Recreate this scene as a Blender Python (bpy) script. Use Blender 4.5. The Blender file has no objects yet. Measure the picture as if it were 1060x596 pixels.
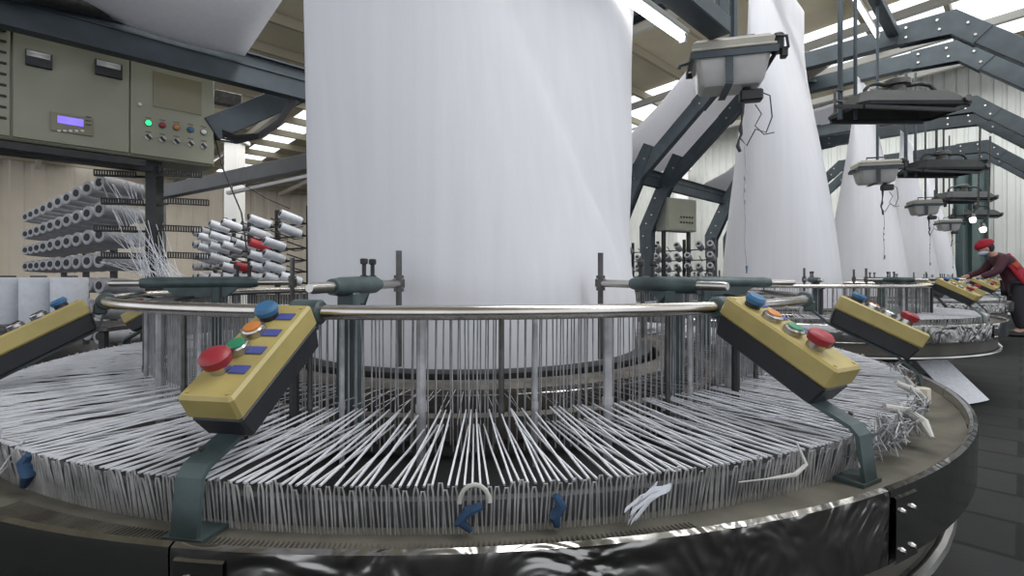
import bpy, math, random
from mathutils import Vector, Matrix, Quaternion
random.seed(7)
C = bpy.context.scene.collection
SC = bpy.context.scene
PI = math.pi
# ---------------------------------------------------------------- camera, world, lights, exposure
F = 527.0; HY = 287.0; CAMZ = 0.85
cam = bpy.data.cameras.new('camera'); camo = bpy.data.objects.new('camera', cam); C.objects.link(camo)
camo.location = (0, 0, CAMZ); camo.rotation_euler = (PI/2, 0, 0)
cam.sensor_width = 36; cam.lens = 36*F/1060; cam.shift_y = (298-HY)*-1/1060; cam.clip_start = .02; cam.clip_end = 200
SC.camera = camo
W = bpy.data.worlds.new('world'); SC.world = W; W.use_nodes = True
bg = W.node_tree.nodes['Background']; bg.inputs[0].default_value = (.88, .92, 1, 1); bg.inputs[1].default_value = .74
SC.view_settings.view_transform = 'Standard'; SC.view_settings.look = 'None'
SC.view_settings.exposure = 0.92; SC.view_settings.gamma = 1; SC.view_settings.use_curve_mapping = False
def UV(u, v, z=0): return Vector(((u+v)*.70711, (u-v)*.70711, z))     # row axes: u along the loom row, v across to the aisle
def area(name, loc, sx, sy, power, rot=(0, 0, 0), col=(1, 1, 1)):
    l = bpy.data.lights.new(name, 'AREA'); l.shape = 'RECTANGLE'; l.size = sx; l.size_y = sy; l.energy = power; l.color = col
    o = bpy.data.objects.new(name, l); C.objects.link(o); o.location = loc; o.rotation_euler = rot
    return o
area('skylight_light', UV(2.5, -1, 6.3), 1.0, 12, 300, (0, 0, PI/4), (.97, .98, 1))
area('skylight_light', UV(7.0, -6, 5.9), 1.0, 16, 330, (0, 0, PI/4), (1, .99, .96))
area('skylight_light', UV(15.5, -5, 5.9), 3, 16, 420, (0, 0, PI/4), (1, 1, 1))
area('skylight_light', UV(5.0, -18, 5.2), 8, 8, 300, (0, 0, PI/4), (1, .98, .93))

# ---------------------------------------------------------------- materials
def mat(name, col, rough=.6, metal=0., noise=0., scale=20., bump=0., emit=0., col2=None, trans=0.):
    m = bpy.data.materials.new(name); m.use_nodes = True; nt = m.node_tree; b = nt.nodes['Principled BSDF']
    c = (*col, 1); b.inputs['Base Color'].default_value = c
    b.inputs['Roughness'].default_value = rough; b.inputs['Metallic'].default_value = metal
    if noise or bump or col2:
        tc = nt.nodes.new('ShaderNodeTexCoord'); n = nt.nodes.new('ShaderNodeTexNoise'); n.inputs['Scale'].default_value = scale
        n.inputs['Detail'].default_value = 5; nt.links.new(tc.outputs['Object'], n.inputs['Vector'])
        r = nt.nodes.new('ShaderNodeValToRGB'); r.color_ramp.elements[0].position = .35; r.color_ramp.elements[1].position = .68
        d = col2 if col2 else [x*(1-noise) for x in col]
        r.color_ramp.elements[0].color = (*d, 1); r.color_ramp.elements[1].color = c
        nt.links.new(n.outputs['Fac'], r.inputs['Fac']); nt.links.new(r.outputs['Color'], b.inputs['Base Color'])
        if bump:
            bp = nt.nodes.new('ShaderNodeBump'); bp.inputs['Strength'].default_value = bump; bp.inputs['Distance'].default_value = .01
            nt.links.new(n.outputs['Fac'], bp.inputs['Height']); nt.links.new(bp.outputs['Normal'], b.inputs['Normal'])
    if emit:
        b.inputs['Emission Color'].default_value = c; b.inputs['Emission Strength'].default_value = emit
    return m
M = {}
M['beam'] = mat('painted_blue_grey_steel', (.055, .074, .086), .5, .1, .3, 6)
M['teal'] = mat('teal_paint', (.072, .105, .105), .45, .1, .5, 14)
M['steel'] = mat('polished_steel', (.55, .53, .50), .28, 1., .25, 9)
M['rail'] = mat('handrail_steel', (.62, .585, .54), .24, 1., .25, 7)
M['skirt'] = mat('mirror_steel_sheet', (.36, .355, .34), .12, 1., .3, 3.0, .9)
M['skirt_d'] = mat('dented_mirror_sheet', (.34, .33, .31), .24, 1., .25, 3.0)
M['darkm'] = mat('dark_metal', (.035, .036, .036), .5, .4, .3, 12)
M['iron'] = mat('worn_iron', (.13, .125, .12), .45, .8, .4, 30)
M['wire'] = mat('wire_steel', (.56, .55, .54), .32, .35, .45, 25)
M['dusty'] = mat('dusty_table', (.15, .14, .108), .9, 0, .45, 9, .2)
M['reed'] = mat('worn_reed_ring', (.15, .135, .11), .6, .4, .5, 25)
M['yarn'] = mat('white_tape_yarn', (.74, .75, .78), .42, 0, .15, 40)
M['yarn_g'] = mat('grey_heddle_wire', (.42, .42, .43), .45, .2, .4, 30)
M['yellow'] = mat('yellow_plastic', (.41, .33, .115), .45, 0, .22, 12)
M['blackp'] = mat('black_plastic', (.018, .019, .022), .45, 0, .3, 15)
M['red'] = mat('red_button', (.27, .016, .026), .45); M['green'] = mat('green_button', (.02, .19, .09), .45)
M['orange'] = mat('orange_button', (.48, .17, .035), .45); M['blue'] = mat('blue_button', (.03, .12, .24), .45)
M['bluetag'] = mat('blue_label', (.055, .07, .25), .6)
M['fabric'] = None
M['bobbin'] = mat('wound_yarn', (.40, .40, .42), .6, 0, .2, 18)
M['bobbin_w'] = mat('white_wound_yarn', (.66, .68, .72), .6, 0, .12, 30)
M['bobbin_r'] = mat('red_wound_yarn', (.5, .05, .06), .6)
M['core'] = mat('shaded_hollow_core', (.03, .03, .03), .8)
M['cab'] = mat('olive_cabinet', (.26, .26, .19), .42, .1, .12, 3)
M['cab2'] = mat('cabinet_screen_and_recess_shade', (.19, .175, .11), .25)
M['white'] = mat('white_paint', (.62, .62, .6), .6)
M['cream'] = mat('cream_paint', (.60, .55, .46), .8, 0, .1, 2)
M['lcd'] = mat('violet_display', (.16, .12, .8), .4, emit=.8)
M['glow_g'] = mat('green_indicator', (.02, .8, .18), .4, emit=1.1)
M['tube'] = mat('fluorescent_tube', (1, 1, .98), .4, emit=2.2)
M['bin'] = mat('cloudy_plastic_bin', (.50, .49, .47), .35, 0, .15, 8)
M['bin2'] = mat('cream_plastic_lid', (.42, .40, .34), .45, 0, .15, 8)
M['cable'] = mat('black_cable', (.02, .02, .022), .5)
M['skin'] = mat('skin', (.45, .26, .19), .6); M['maroon'] = mat('maroon_cloth', (.075, .022, .035), .8, 0, .3, 20)
M['redcloth'] = mat('red_cloth', (.40, .012, .03), .8, 0, .3, 25); M['orangecloth'] = mat('orange_red_cloth', (.50, .07, .03), .8, 0, .4, 16)
M['trouser'] = mat('dark_trousers', (.018, .018, .024), .8); M['mask'] = mat('pale_mask', (.45, .55, .68), .7)
M['scrap'] = mat('pale_scrap_cloth', (.5, .49, .45), .8, 0, .3, 20); M['bluerag'] = mat('blue_rag', (.03, .075, .15), .9, 0, .4, 60)

def fabric_mat():
    m = bpy.data.materials.new('white_woven_fabric'); m.use_nodes = True; nt = m.node_tree; b = nt.nodes['Principled BSDF']
    b.inputs['Roughness'].default_value = .5
    tc = nt.nodes.new('ShaderNodeTexCoord'); mp = nt.nodes.new('ShaderNodeMapping'); mp.inputs['Scale'].default_value = (16, 16, .25)
    n = nt.nodes.new('ShaderNodeTexNoise'); n.inputs['Scale'].default_value = 1.4; n.inputs['Detail'].default_value = 3
    mp2 = nt.nodes.new('ShaderNodeMapping'); mp2.inputs['Scale'].default_value = (140, 140, 110)
    n2 = nt.nodes.new('ShaderNodeTexNoise'); n2.inputs['Scale'].default_value = 1.0
    L = nt.links.new
    L(tc.outputs['Object'], mp.inputs[0]); L(mp.outputs[0], n.inputs['Vector']); L(tc.outputs['Object'], mp2.inputs[0]); L(mp2.outputs[0], n2.inputs['Vector'])
    r = nt.nodes.new('ShaderNodeValToRGB'); r.color_ramp.elements[0].color = (.80, .80, .82, 1); r.color_ramp.elements[1].color = (.86, .86, .885, 1)
    r.color_ramp.elements[0].position = .3; r.color_ramp.elements[1].position = .7
    L(n.outputs['Fac'], r.inputs['Fac']); L(r.outputs['Color'], b.inputs['Base Color'])
    ad = nt.nodes.new('ShaderNodeMath'); ad.operation = 'MULTIPLY_ADD'; ad.inputs[1].default_value = .25
    L(n2.outputs['Fac'], ad.inputs[0]); L(n.outputs['Fac'], ad.inputs[2])
    bp = nt.nodes.new('ShaderNodeBump'); bp.inputs['Strength'].default_value = .28; bp.inputs['Distance'].default_value = .005
    L(ad.outputs[0], bp.inputs['Height']); L(bp.outputs['Normal'], b.inputs['Normal'])
    tl = nt.nodes.new('ShaderNodeBsdfTranslucent'); tl.inputs[0].default_value = (.84, .84, .87, 1); ms = nt.nodes.new('ShaderNodeMixShader'); ms.inputs[0].default_value = .30
    L(b.outputs[0], ms.inputs[1]); L(tl.outputs[0], ms.inputs[2]); L(ms.outputs[0], nt.nodes['Material Output'].inputs[0])
    return m
M['fabric'] = fabric_mat()
def dent():
    nt = M['skirt_d'].node_tree; b = nt.nodes['Principled BSDF']; L = nt.links.new
    tc = nt.nodes.new('ShaderNodeTexCoord'); n = nt.nodes.new('ShaderNodeTexNoise'); n.inputs['Scale'].default_value = 6.5; n.inputs['Detail'].default_value = 2.2; n.inputs['Distortion'].default_value = 2.2
    bp = nt.nodes.new('ShaderNodeBump'); bp.inputs['Strength'].default_value = 1; bp.inputs['Distance'].default_value = .017
    L(tc.outputs['Object'], n.inputs['Vector']); L(n.outputs['Fac'], bp.inputs['Height']); L(bp.outputs['Normal'], b.inputs['Normal'])
dent()

# ---------------------------------------------------------------- mesh helpers
class MB:
    def __init__(s): s.v = []; s.f = []
    def add(s, vs, fs):
        o = len(s.v); s.v += [tuple(v) for v in vs]; s.f += [tuple(i+o for i in f) for f in fs]
    def box(s, c, d, R=None, taper=1.0, bev=0.0):
        """box centre c size d; taper scales the bottom; bev chamfers the vertical+top edges"""
        hx, hy, hz = d[0]/2, d[1]/2, d[2]/2; c = Vector(c)
        def ring(ax, ay, z, q):
            q = min(q, ax*.9, ay*.9)
            if q <= 0: return [Vector((-ax, -ay, z)), Vector((ax, -ay, z)), Vector((ax, ay, z)), Vector((-ax, ay, z))]
            return [Vector(p) for p in ((-ax+q, -ay, z), (ax-q, -ay, z), (ax, -ay+q, z), (ax, ay-q, z), (ax-q, ay, z), (-ax+q, ay, z), (-ax, ay-q, z), (-ax, -ay+q, z))]
        if bev > 0:
            b = bev
            rs = [ring(hx*taper-b, hy*taper-b, -hz, b*.5), ring(hx*taper, hy*taper, -hz+b, b), ring(hx, hy, hz-b, b), ring(hx-b, hy-b, hz, b*.5)]
        else: rs = [ring(hx*taper, hy*taper, -hz, 0), ring(hx, hy, hz, 0)]
        s.loft([[c + ((R @ p) if R else p) for p in r] for r in rs], True)
    def loft(s, rs, cap=False, closed=True):
        n = len(rs[0]); vs = [p for r in rs for p in r]; fs = []
        for i in range(len(rs)-1):
            for j in range(n if closed else n-1):
                k = (j+1) % n; fs.append((i*n+j, i*n+k, (i+1)*n+k, (i+1)*n+j))
        if cap: fs.append(tuple(range(n-1, -1, -1))); fs.append(tuple((len(rs)-1)*n+j for j in range(n)))
        s.add(vs, fs)
    def tube(s, pts, r, n=8, cap=True, ph=0.):
        pts = [Vector(p) for p in pts]; rs = []; up = None
        rad = r if isinstance(r, (list, tuple)) else [r]*len(pts)
        for i, p in enumerate(pts):
            t = (pts[min(i+1, len(pts)-1)] - pts[max(i-1, 0)]).normalized()
            if up is None:
                up = Vector((0, 0, 1)) if abs(t.z) < .9 else Vector((1, 0, 0))
            a = t.cross(up).normalized(); up = a.cross(t).normalized()
            rs.append([p + (a*math.cos(2*PI*k/n+ph) + up*math.sin(2*PI*k/n+ph))*rad[i] for k in range(n)])
        s.loft(rs, cap)
    def beam(s, a, b, w, h, up=Vector((0, 0, 1)), bev=0.):
        a = Vector(a); b = Vector(b); t = (b-a); L = t.length; t.normalize(); sd = t.cross(up).normalized(); u2 = sd.cross(t).normalized()
        R = Matrix((t, sd, u2)).transposed(); s.box((a+b)/2, (L, w, h), R, 1, bev)
    def lathe(s, prof, c=(0, 0, 0), n=48, a0=0., a1=2*PI, R=None):
        c = Vector(c); full = abs(a1-a0-2*PI) < 1e-6; m = n if full else n+1; rs = []
        for k in range(m):
            a = a0+(a1-a0)*k/n
            rs.append([c + ((R @ Vector((r*math.sin(a), -r*math.cos(a), z))) if R else Vector((r*math.sin(a), -r*math.cos(a), z))) for r, z in prof])
        if full: rs.append(rs[0])
        s.loft(rs, False, False) if full else s.loft(rs, False, False)
    def disc(s, c, r, nrm, h=.004, n=16, r2=None):
        c = Vector(c); nrm = Vector(nrm).normalized(); s.tube([c, c+nrm*h], [r, r2 if r2 else r], n)
    def plate(s, poly, off):
        """flat polygon given thickness along off"""
        off = Vector(off); n = len(poly); a = [Vector(p) for p in poly]; b = [p+off for p in a]
        s.add(a+b, [tuple(range(n)), tuple(range(2*n-1, n-1, -1))] + [(i, n+i, n+(i+1) % n, (i+1) % n) for i in range(n)])
    def build(s, name, m, parent=None, smooth=False, loc=None, **kw):
        me = bpy.data.meshes.new(name); me.from_pydata([tuple(v) for v in s.v], [], s.f); me.update()
        import bmesh
        bm = bmesh.new(); bm.from_mesh(me); bmesh.ops.recalc_face_normals(bm, faces=bm.faces); bm.to_mesh(me); bm.free()
        me.materials.append(M[m] if isinstance(m, str) else m)
        if smooth:
            for p in me.polygons: p.use_smooth = True
            try: me.set_sharp_from_angle(angle=math.radians(40))
            except Exception: pass
        o = bpy.data.objects.new(name, me); C.objects.link(o)
        if parent: o.parent = parent
        if loc is not None: o.location = loc
        for k, v in kw.items(): o[k] = v
        return o
def thing(name, label, cat, loc=(0, 0, 0), rz=0, group=None):
    o = bpy.data.objects.new(name, None); C.objects.link(o); o.location = loc; o.rotation_euler = (0, 0, rz); o.empty_display_size = .1
    o['label'] = label; o['category'] = cat
    if group: o['group'] = group
    return o
def tag(o, label, cat, group=None):
    o['label'] = label; o['category'] = cat
    if group: o['group'] = group
    return o
def recentre(o, loc):
    """put a mesh object's origin at loc (its mesh was made in world space)"""
    o.data.transform(Matrix.Translation(-Vector(loc))); o.location = loc; return o
def copy_tree(o, parent=None):
    c = o.copy(); C.objects.link(c); c.parent = parent
    for ch in list(o.children): copy_tree(ch, c)
    return c
def P(x, y, Z):                                                     # estimated pixel and distance to a point in the hall
    return Vector(((x-530)/F*Z, Z, CAMZ+(HY-y)/F*Z))

# ---------------------------------------------------------------- the setting
ROT = Matrix.Rotation(-PI/4, 3, 'Z')    # unused axes helper
def uvbox(mb, u0, u1, v0, v1, z0, z1):
    a = [UV(u0, v0, z0), UV(u1, v0, z0), UV(u1, v1, z0), UV(u0, v1, z0)]
    mb.plate(a, (0, 0, z1-z0))
U0, U1, V0, V1 = -3, 18.6, -26, 7
def floor_mat():
    m = bpy.data.materials.new('dark_floor_plates'); m.use_nodes = True; nt = m.node_tree; b = nt.nodes['Principled BSDF']; L = nt.links.new
    tc = nt.nodes.new('ShaderNodeTexCoord'); mp = nt.nodes.new('ShaderNodeMapping'); mp.inputs['Rotation'].default_value = (0, 0, PI/4)
    br = nt.nodes.new('ShaderNodeTexBrick'); br.inputs['Scale'].default_value = 1; br.inputs['Brick Width'].default_value = 40; br.inputs['Row Height'].default_value = .31
    br.inputs['Color1'].default_value = (.012, .014, .013, 1); br.inputs['Color2'].default_value = (.021, .023, .021, 1); br.inputs['Mortar'].default_value = (.001, .001, .001, 1)
    br.inputs['Mortar Size'].default_value = .014
    n = nt.nodes.new('ShaderNodeTexNoise'); n.inputs['Scale'].default_value = 9; n.inputs['Detail'].default_value = 6
    mx = nt.nodes.new('ShaderNodeMixRGB'); mx.blend_type = 'MULTIPLY'; mx.inputs[0].default_value = .5
    v = nt.nodes.new('ShaderNodeTexChecker'); v.inputs['Scale'].default_value = 70
    L(tc.outputs['Object'], mp.inputs[0]); L(mp.outputs[0], br.inputs['Vector']); L(mp.outputs[0], v.inputs['Vector']); L(tc.outputs['Object'], n.inputs['Vector'])
    L(br.outputs['Color'], mx.inputs[1]); L(n.outputs['Color'], mx.inputs[2]); L(mx.outputs[0], b.inputs['Base Color'])
    bp = nt.nodes.new('ShaderNodeBump'); bp.inputs['Strength'].default_value = .25; bp.inputs['Distance'].default_value = .004
    L(v.outputs['Fac'], bp.inputs['Height']); L(bp.outputs['Normal'], b.inputs['Normal'])
    b.inputs['Roughness'].default_value = .75; b.inputs['Specular IOR Level'].default_value = .22
    return m
mb = MB(); uvbox(mb, U0-4, U1+.2, V0-.2, V1, -.2, 0); o = mb.build('floor', floor_mat()); o['kind'] = 'structure'
def corr_wall(name, a, b, z0, z1, m, pitch=.25, depth=.03):
    """corrugated sheet wall between plan points a and b"""
    a = Vector(a); b = Vector(b); t = (b-a); L = t.length; t.normalize(); nrm = Vector((-t.y, t.x, 0))
    n = int(L/pitch); rs = [[], []]; prof = []
    for i in range(n):
        for q, d in ((0, 0), (.55, 0), (.65, depth), (.9, depth)):
            prof.append(a + t*(i+q)*pitch + nrm*d)
    lo = [p+Vector((0, 0, z0)) for p in prof]; hi = [p+Vector((0, 0, z1)) for p in prof]
    lo2 = [p-nrm*.08 for p in lo]; hi2 = [p-nrm*.08 for p in hi]
    mb = MB(); mb.loft([lo2, lo, hi, hi2], False, False)
    o = mb.build(name, m); o['kind'] = 'structure'; return o
M['wallw'] = mat('pale_wall_sheet', (.50, .51, .48), .7, 0, .12, 1.2)
M['wallc'] = mat('cream_wall', (.56, .50, .42), .8, 0, .1, 1.2)
M['roof'] = mat('tan_roof_sheet', (.66, .59, .43), .8, 0, .12, 1.2)
M['sky'] = mat('daylit_roof_panel', (.92, .96, 1), .5, emit=.75)
def RZ(v): return 6.8 + .06*v
corr_wall('wall_far', UV(U1, V0), UV(U1, V1), 0, 7.3, 'wallw')
corr_wall('wall_left', UV(U0-4, V0), UV(U1, V0), 0, 5.6, 'wallc', .6)
mb = MB(); uvbox(mb, U1-.12, U1-.03, V0+.1, V1, 0, .9); o = mb.build('baseboard_far', mat('grey_dado', (.16, .17, .165), .7, 0, .2, 3)); o['kind'] = 'structure'
# roof sheet between the translucent strips
strips = [(1.9, 3.1), (6.4, 7.3), (13.4, 17.4)]
edges = [-7]+[e for s_ in strips for e in s_]+[U1+.2]
def roof_panel(u0, u1, name, m, v0=V0-.2, v1=V1, dz=0):
    mb = MB(); mb.plate([UV(u0, v0, RZ(v0)+dz), UV(u1, v0, RZ(v0)+dz), UV(u1, v1, RZ(v1)+dz), UV(u0, v1, RZ(v1)+dz)], (0, 0, .04))
    o = mb.build(name, m); o['kind'] = 'structure'; return o
for i in range(0, len(edges), 2): roof_panel(edges[i], edges[i+1], 'ceiling', 'roof')
for s_ in strips: roof_panel(s_[0]+.005, s_[1]-.005, 'ceiling_skylight', 'sky')
mb = MB()
v = V0+.6
while v < V1-.3:
    mb.beam(UV(-6.9, v, RZ(v)-.14), UV(U1-.2, v, RZ(v)-.14), .09, .2); v += 1.35
o = mb.build('trim_1', mat('tan_purlin', (.33, .29, .21), .7)); o['kind'] = 'structure'
mb = MB()
for u in (0.9, 5.6, 9.6, 13.4, 15.4, 17.6):
    mb.beam(UV(u, V0+.3, RZ(V0)-.32), UV(u, V1-.3, RZ(V1)-.32), .14, .16)
o = mb.build('trim_2', mat('pale_rafter', (.50, .48, .43), .7)); o['kind'] = 'structure'
# pale concrete columns of the hall
for i, (px, Z) in enumerate(((243, 15.), (705, 19.))):
    p = P(px, HY, Z); mb = MB(); mb.box((p.x, p.y, 2.45), (.42, .42, 4.9), None, 1, .03); mb.box((p.x, p.y, .2), (.6, .6, .4), None, 1, .03)
    mb.box((p.x, p.y, 4.85), (.62, .62, .12), None, 1, .02)
    o = mb.build('column', 'white'); recentre(o, (p.x, p.y, 0)); tag(o, ['white square hall column seen left of the big fabric tube behind the cabinet', 'white square hall column seen right of the big fabric tube'][i], 'column')

# ---------------------------------------------------------------- circular loom (origin on the floor at its axis; angle 0 faces -Y)
def pol(r, deg, z=0.): a = math.radians(deg); return Vector((r*math.sin(a), -r*math.cos(a), z))
def control_box(parent, deg, r0, L, drop=.45, roll=0., zc=.79, foot=1.47, order='bogr', wmul=1., w=.085, twist=0., lift=0.):
    """yellow and black push-button box on a bent teal flat bar, built in the loom's frame"""
    a = math.radians(deg); rad = Vector((math.sin(a), -math.cos(a), 0)); tan = Vector((math.cos(a), math.sin(a), 0))
    t = (rad*math.cos(drop) + Vector((0, 0, -1))*math.sin(drop)).normalized()
    t = Quaternion((0, 0, 1), twist) @ t
    up = tan.cross(t); up = up if up.z > 0 else -up
    up.normalize(); up = Quaternion(t, roll) @ up; sd = up.cross(t).normalized()
    R = Matrix((t, sd, up)).transposed(); o0 = rad*r0 + Vector((0, 0, zc+lift))
    c = o0 + t*(L/2)
    lower = MB(); lower.box(c - up*.030, (L*.985, w*.94, .045), R, .93, .004)
    box = lower.build('control_box', 'blackp', parent)
    cv = MB(); cv.box(c + up*.012, (L, w, .042), R, 1, .0045)
    for q in (-1, 1):
        for s2 in (-1, 1): cv.disc(c + t*(q*(L/2-.012)) + sd*(s2*(w/2-.012)) + up*.033, .0035, up, .0015, 8)
    cv.build('cover', 'yellow', box, label='yellow plastic cover of the push-button box')
    for k, ch in enumerate(order):
        bc = c + t*(-L/2 + L*(.17+.19*k)) - sd*(.012) + up*.033
        nm = {'b': 'blue', 'o': 'orange', 'g': 'green', 'r': 'red', 'k': 'blackp'}[ch]
        if ch in 'ogk':
            m_ = MB(); m_.disc(bc, .0185, up, .010, 18); m_.disc(bc+up*.0095, .017, up, .003, 18, .0145); m_.build('button_ring', 'steel', box, True)
        else:
            m_ = MB(); m_.disc(bc, .0155, up, .012, 16); m_.build('button_ring', 'blackp' if ch == 'b' else 'steel', box, True)
        m_ = MB()
        if ch == 'r':
            m_.tube([bc+up*.010, bc+up*.013, bc+up*.026, bc+up*.031, bc+up*.033], [.013, .0200, .0225, .018, .009], 20)
        elif ch == 'b': m_.tube([bc+up*.010, bc+up*.018, bc+up*.024], [.018, .019, .015], 18)
        else: m_.tube([bc+up*.010, bc+up*.0145, bc+up*.0155], [.0135, .0135, .011], 18)
        m_.build('push_button', nm, box, True, label={'b': 'blue', 'o': 'orange', 'g': 'green', 'r': 'red mushroom', 'k': 'black'}[ch]+' push button')
        m_ = MB(); m_.box(bc + sd*.030 + up*.0015, (.016, .028, .0015), R); m_.build('label_plate', 'bluetag', box)
    # bent flat bracket: from clamp along the underside of the box to the foot on the rim
    e1 = c - up*.056 + t*(L/2-.03); knee = rad*(foot-.01) + Vector((0, 0, .585)); ft = rad*foot + Vector((0, 0, .505))
    s0 = o0 - up*.056 + t*.01; clamp = rad*1.19 + Vector((0, 0, .770))
    br = MB(); wv = .040
    def flat(pts, w, th=.007):
        rs = []
        for i, p in enumerate(pts):
            tt = (pts[min(i+1, len(pts)-1)] - pts[max(i-1, 0)]).normalized(); s_ = sd; nn = tt.cross(s_).normalized()
            rs.append([p+s_*w/2+nn*th/2, p-s_*w/2+nn*th/2, p-s_*w/2-nn*th/2, p+s_*w/2-nn*th/2])
        br.loft(rs, True)
    flat([clamp, s0, e1, knee-rad*.012+Vector((0, 0, .012)), knee, ft], wv)
    br.box(ft+Vector((0, 0, .003))-rad*.02, (.06, .05, .006), Matrix((tan, rad, Vector((0, 0, 1)))).transposed())
    br.build('box_bracket', 'teal', parent)
    cl = MB(); cc = rad*1.19 + Vector((0, 0, .786))
    cl.tube([cc-tan*.030, cc-tan*.026, cc+tan*.026, cc+tan*.030], [.019, .023, .023, .019], 16); cl.box(cc+rad*.012-Vector((0, 0, .020)), (.045, .03, .03), Matrix((tan, rad, Vector((0, 0, 1)))).transposed(), 1, .004)
    cl.build('rail_clamp', 'teal', parent, True)
    sc = MB(); sc.disc(knee-rad*.02+Vector((0, 0, .03)), .004, up, .004, 8); sc.build('bracket_screw', 'iron', box)

def build_loom(root, near=True, boxes=(), arms=(), fr=.65):
    NY = 840
    # base, drum and table
    b = MB(); b.lathe([(1.05, 0), (1.15, .0), (1.15, .06), (1.08, .10), (1.08, .30), (1.20, .33)], n=64); b.build('base_drum', 'darkm', root, True)
    b = MB(); b.lathe([(1.20, .30), (1.47, .33), (1.487, .34), (1.487, .425), (1.50, .43)], n=96); b.build('under_ring', mat('brown_under_ring', (.10, .092, .072), .5, .3, .3, 6) if near else M['_under'], root, True)
    b = MB(); b.lathe([(1.498+.012*math.cos(a*PI/4), .325+.012*math.sin(a*PI/4)) for a in range(9)], n=96); b.build('lower_hoop', 'steel', root, True)
    b = MB(); b.lathe([(1.35, .490), (1.38, .503), (1.505, .505), (1.527, .518)], n=96); b.build('table_ring', 'dusty', root, True)
    # skirt panels with seam plates and bolts
    for k in range(10):
        d0 = -8.7+36*k; a0 = math.radians(d0+.05); a1 = math.radians(d0+35.95)
        b = MB(); b.lathe([(1.527, .518), (1.530, .539), (1.536, .5435), (1.543, .540), (1.544, .532), (1.542, .432), (1.534, .426), (1.524, .430), (1.524, .505)], n=14, a0=a0, a1=a1)
        s_ = b.build('skirt_panel', 'skirt_d' if k == 0 else 'skirt', root, True, label='polished steel skirt panel')
        b = MB(); b.lathe([(1.544, .432), (1.548, .434), (1.548, .528), (1.544, .530)], n=2, a0=math.radians(d0+.3), a1=math.radians(d0+2.6)); b.build('seam_plate', 'skirt', s_)
        for zz in (.45, .508):
            for dd in (.9, 2.0): b = MB(); p = pol(1.547, d0+dd, zz); b.disc(p, .0055, pol(1, d0+dd), .006, 10, .003); b.build('seam_bolt', 'steel', s_, True)
    b = MB(); b.lathe([(.62, .42), (1.39, .44), (1.39, .49), (1.35, .495)], n=96); b.build('inner_well', 'darkm', root, True)
    b = MB(); b.lathe([(1.375, .49), (1.385, .538), (1.392, .540), (1.402, .538), (1.406, .50)], n=120); b.build('guide_ring', mat('blue_grey_guide', (.085, .09, .10), .6, .2, .4, 30) if near else M['_guide'], root, True)
    # tension hooks
    def hook(b, k, n=4):
        d = 360.*k/NY; jt = random.uniform(-.004, .004); jr = random.uniform(-.008, .006); jz = random.uniform(-.006, .004); w_ = .0034
        base = 1.425; top = 1.437+jr; a = math.radians(d); tn = Vector((math.cos(a), math.sin(a), 0))
        pts = []
        for s2, f in ((-1, 0), (-1, .55), (-1, .86), (-.55, 1), (.55, 1), (1, .86), (1, .55), (1, 0)):
            f2 = f; pts.append(pol(base+(top-base)*f2, d, .503+(.070+jz)*f2) + tn*(s2*w_+jt*f2))
        b.tube(pts, .0014, n, False)
    near_ids = set()
    if near:
        order = sorted(range(NY), key=lambda k: abs(((360.*k/NY+5+180) % 360)-180))
        near_ids = set(order[:100])
        for k in sorted(near_ids):
            b = MB(); hook(b, k, 5); b.build('tension_hook', 'wire', root, True)
    b = MB()
    for k in range(0, NY):
        if k in near_ids: continue
        d = (360.*k/NY+180) % 360-180
        hook(b, k, 4 if near else 3)
    b.build('tension_hook', 'wire', root, kind='stuff')
    b = MB()                                       # thin ribs standing on the table in front of the hooks
    for k in range(0, 150):
        d = -24+k*.27; b.beam(pol(1.455, d, .507), pol(1.503, d+.15, .508), .0018, .002)
    b.build('table_rib', 'reed', root, kind='stuff')
    # warp sheet: tapes from hooks to heddles, and from heddles to the reed
    b = MB()
    for k in range(NY):
        g = (k // 7) % 2; d = 360.*k/NY
        dd = d + (1.1 if (k//14) % 2 else -1.1)*((k % 7)/7.-.5)
        lift = .008 if k % 2 else -.022
        if (k % 7) == 6 and random.random() < .8: continue
        sag = random.uniform(-.004, .004)
        b.tube([pol(1.435, d, .572), pol(1.25, (d+dd)/2, .571+lift*.5+sag), pol(1.075, dd, .572+lift)], .0019, 4, False, PI/4)
    b.build('warp_yarns', 'yarn', root, kind='stuff'); b = MB()
    for k in range(0, NY, 3):
        d = 360.*k/NY; z = .585 if (k//3) % 2 else .550
        b.tube([pol(1.075, d, z), pol(.80, d, .566)], .0010, 3, False)
    b.build('reed_yarns', 'yarn_g', root, kind='stuff')
    # heddle curtain
    b = MB()
    for k in range(NY if near else NY//2):
        d = 360.*k/(NY if near else NY//2); rr = 1.07+(.022 if k % 2 else -.022)
        if random.random() < .12: continue
        j = random.uniform(-.12, .12)
        b.tube([pol(rr, d+j, .775), pol(rr, d, .60), pol(rr, d-j, .50)], .0015 if near else .002, 4 if near else 3, False)
    b.build('heddle_wires', 'yarn_g', root, kind='stuff')
    b = MB(); b.lathe([(1.035, .772), (1.105, .772), (1.105, .782), (1.035, .782), (1.035, .772)], n=96); b.build('heddle_ring', 'darkm', root, True)
    for k in range(54):
        d = 360*k/54+1.8*math.sin(k*2.1)-1
        b = MB(); wv = .0055 if k % 3 else .0095
        b.tube([pol(1.105, d, .785), pol(1.105, d, .47)], wv, 8)
        b.tube([pol(1.105, d, .60), pol(1.105, d, .585)], wv*1.25, 8)
        b.build('heddle_rod', ('yarn_g', 'iron', 'yarn_g')[k % 3], root, True)
    # reed ring and shed track
    b = MB(); b.lathe([(.90, .45), (.93, .47), (.935, .525), (.92, .532), (.90, .525), (.90, .45)], n=96); b.build('shuttle_track', 'reed', root, True)
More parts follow.
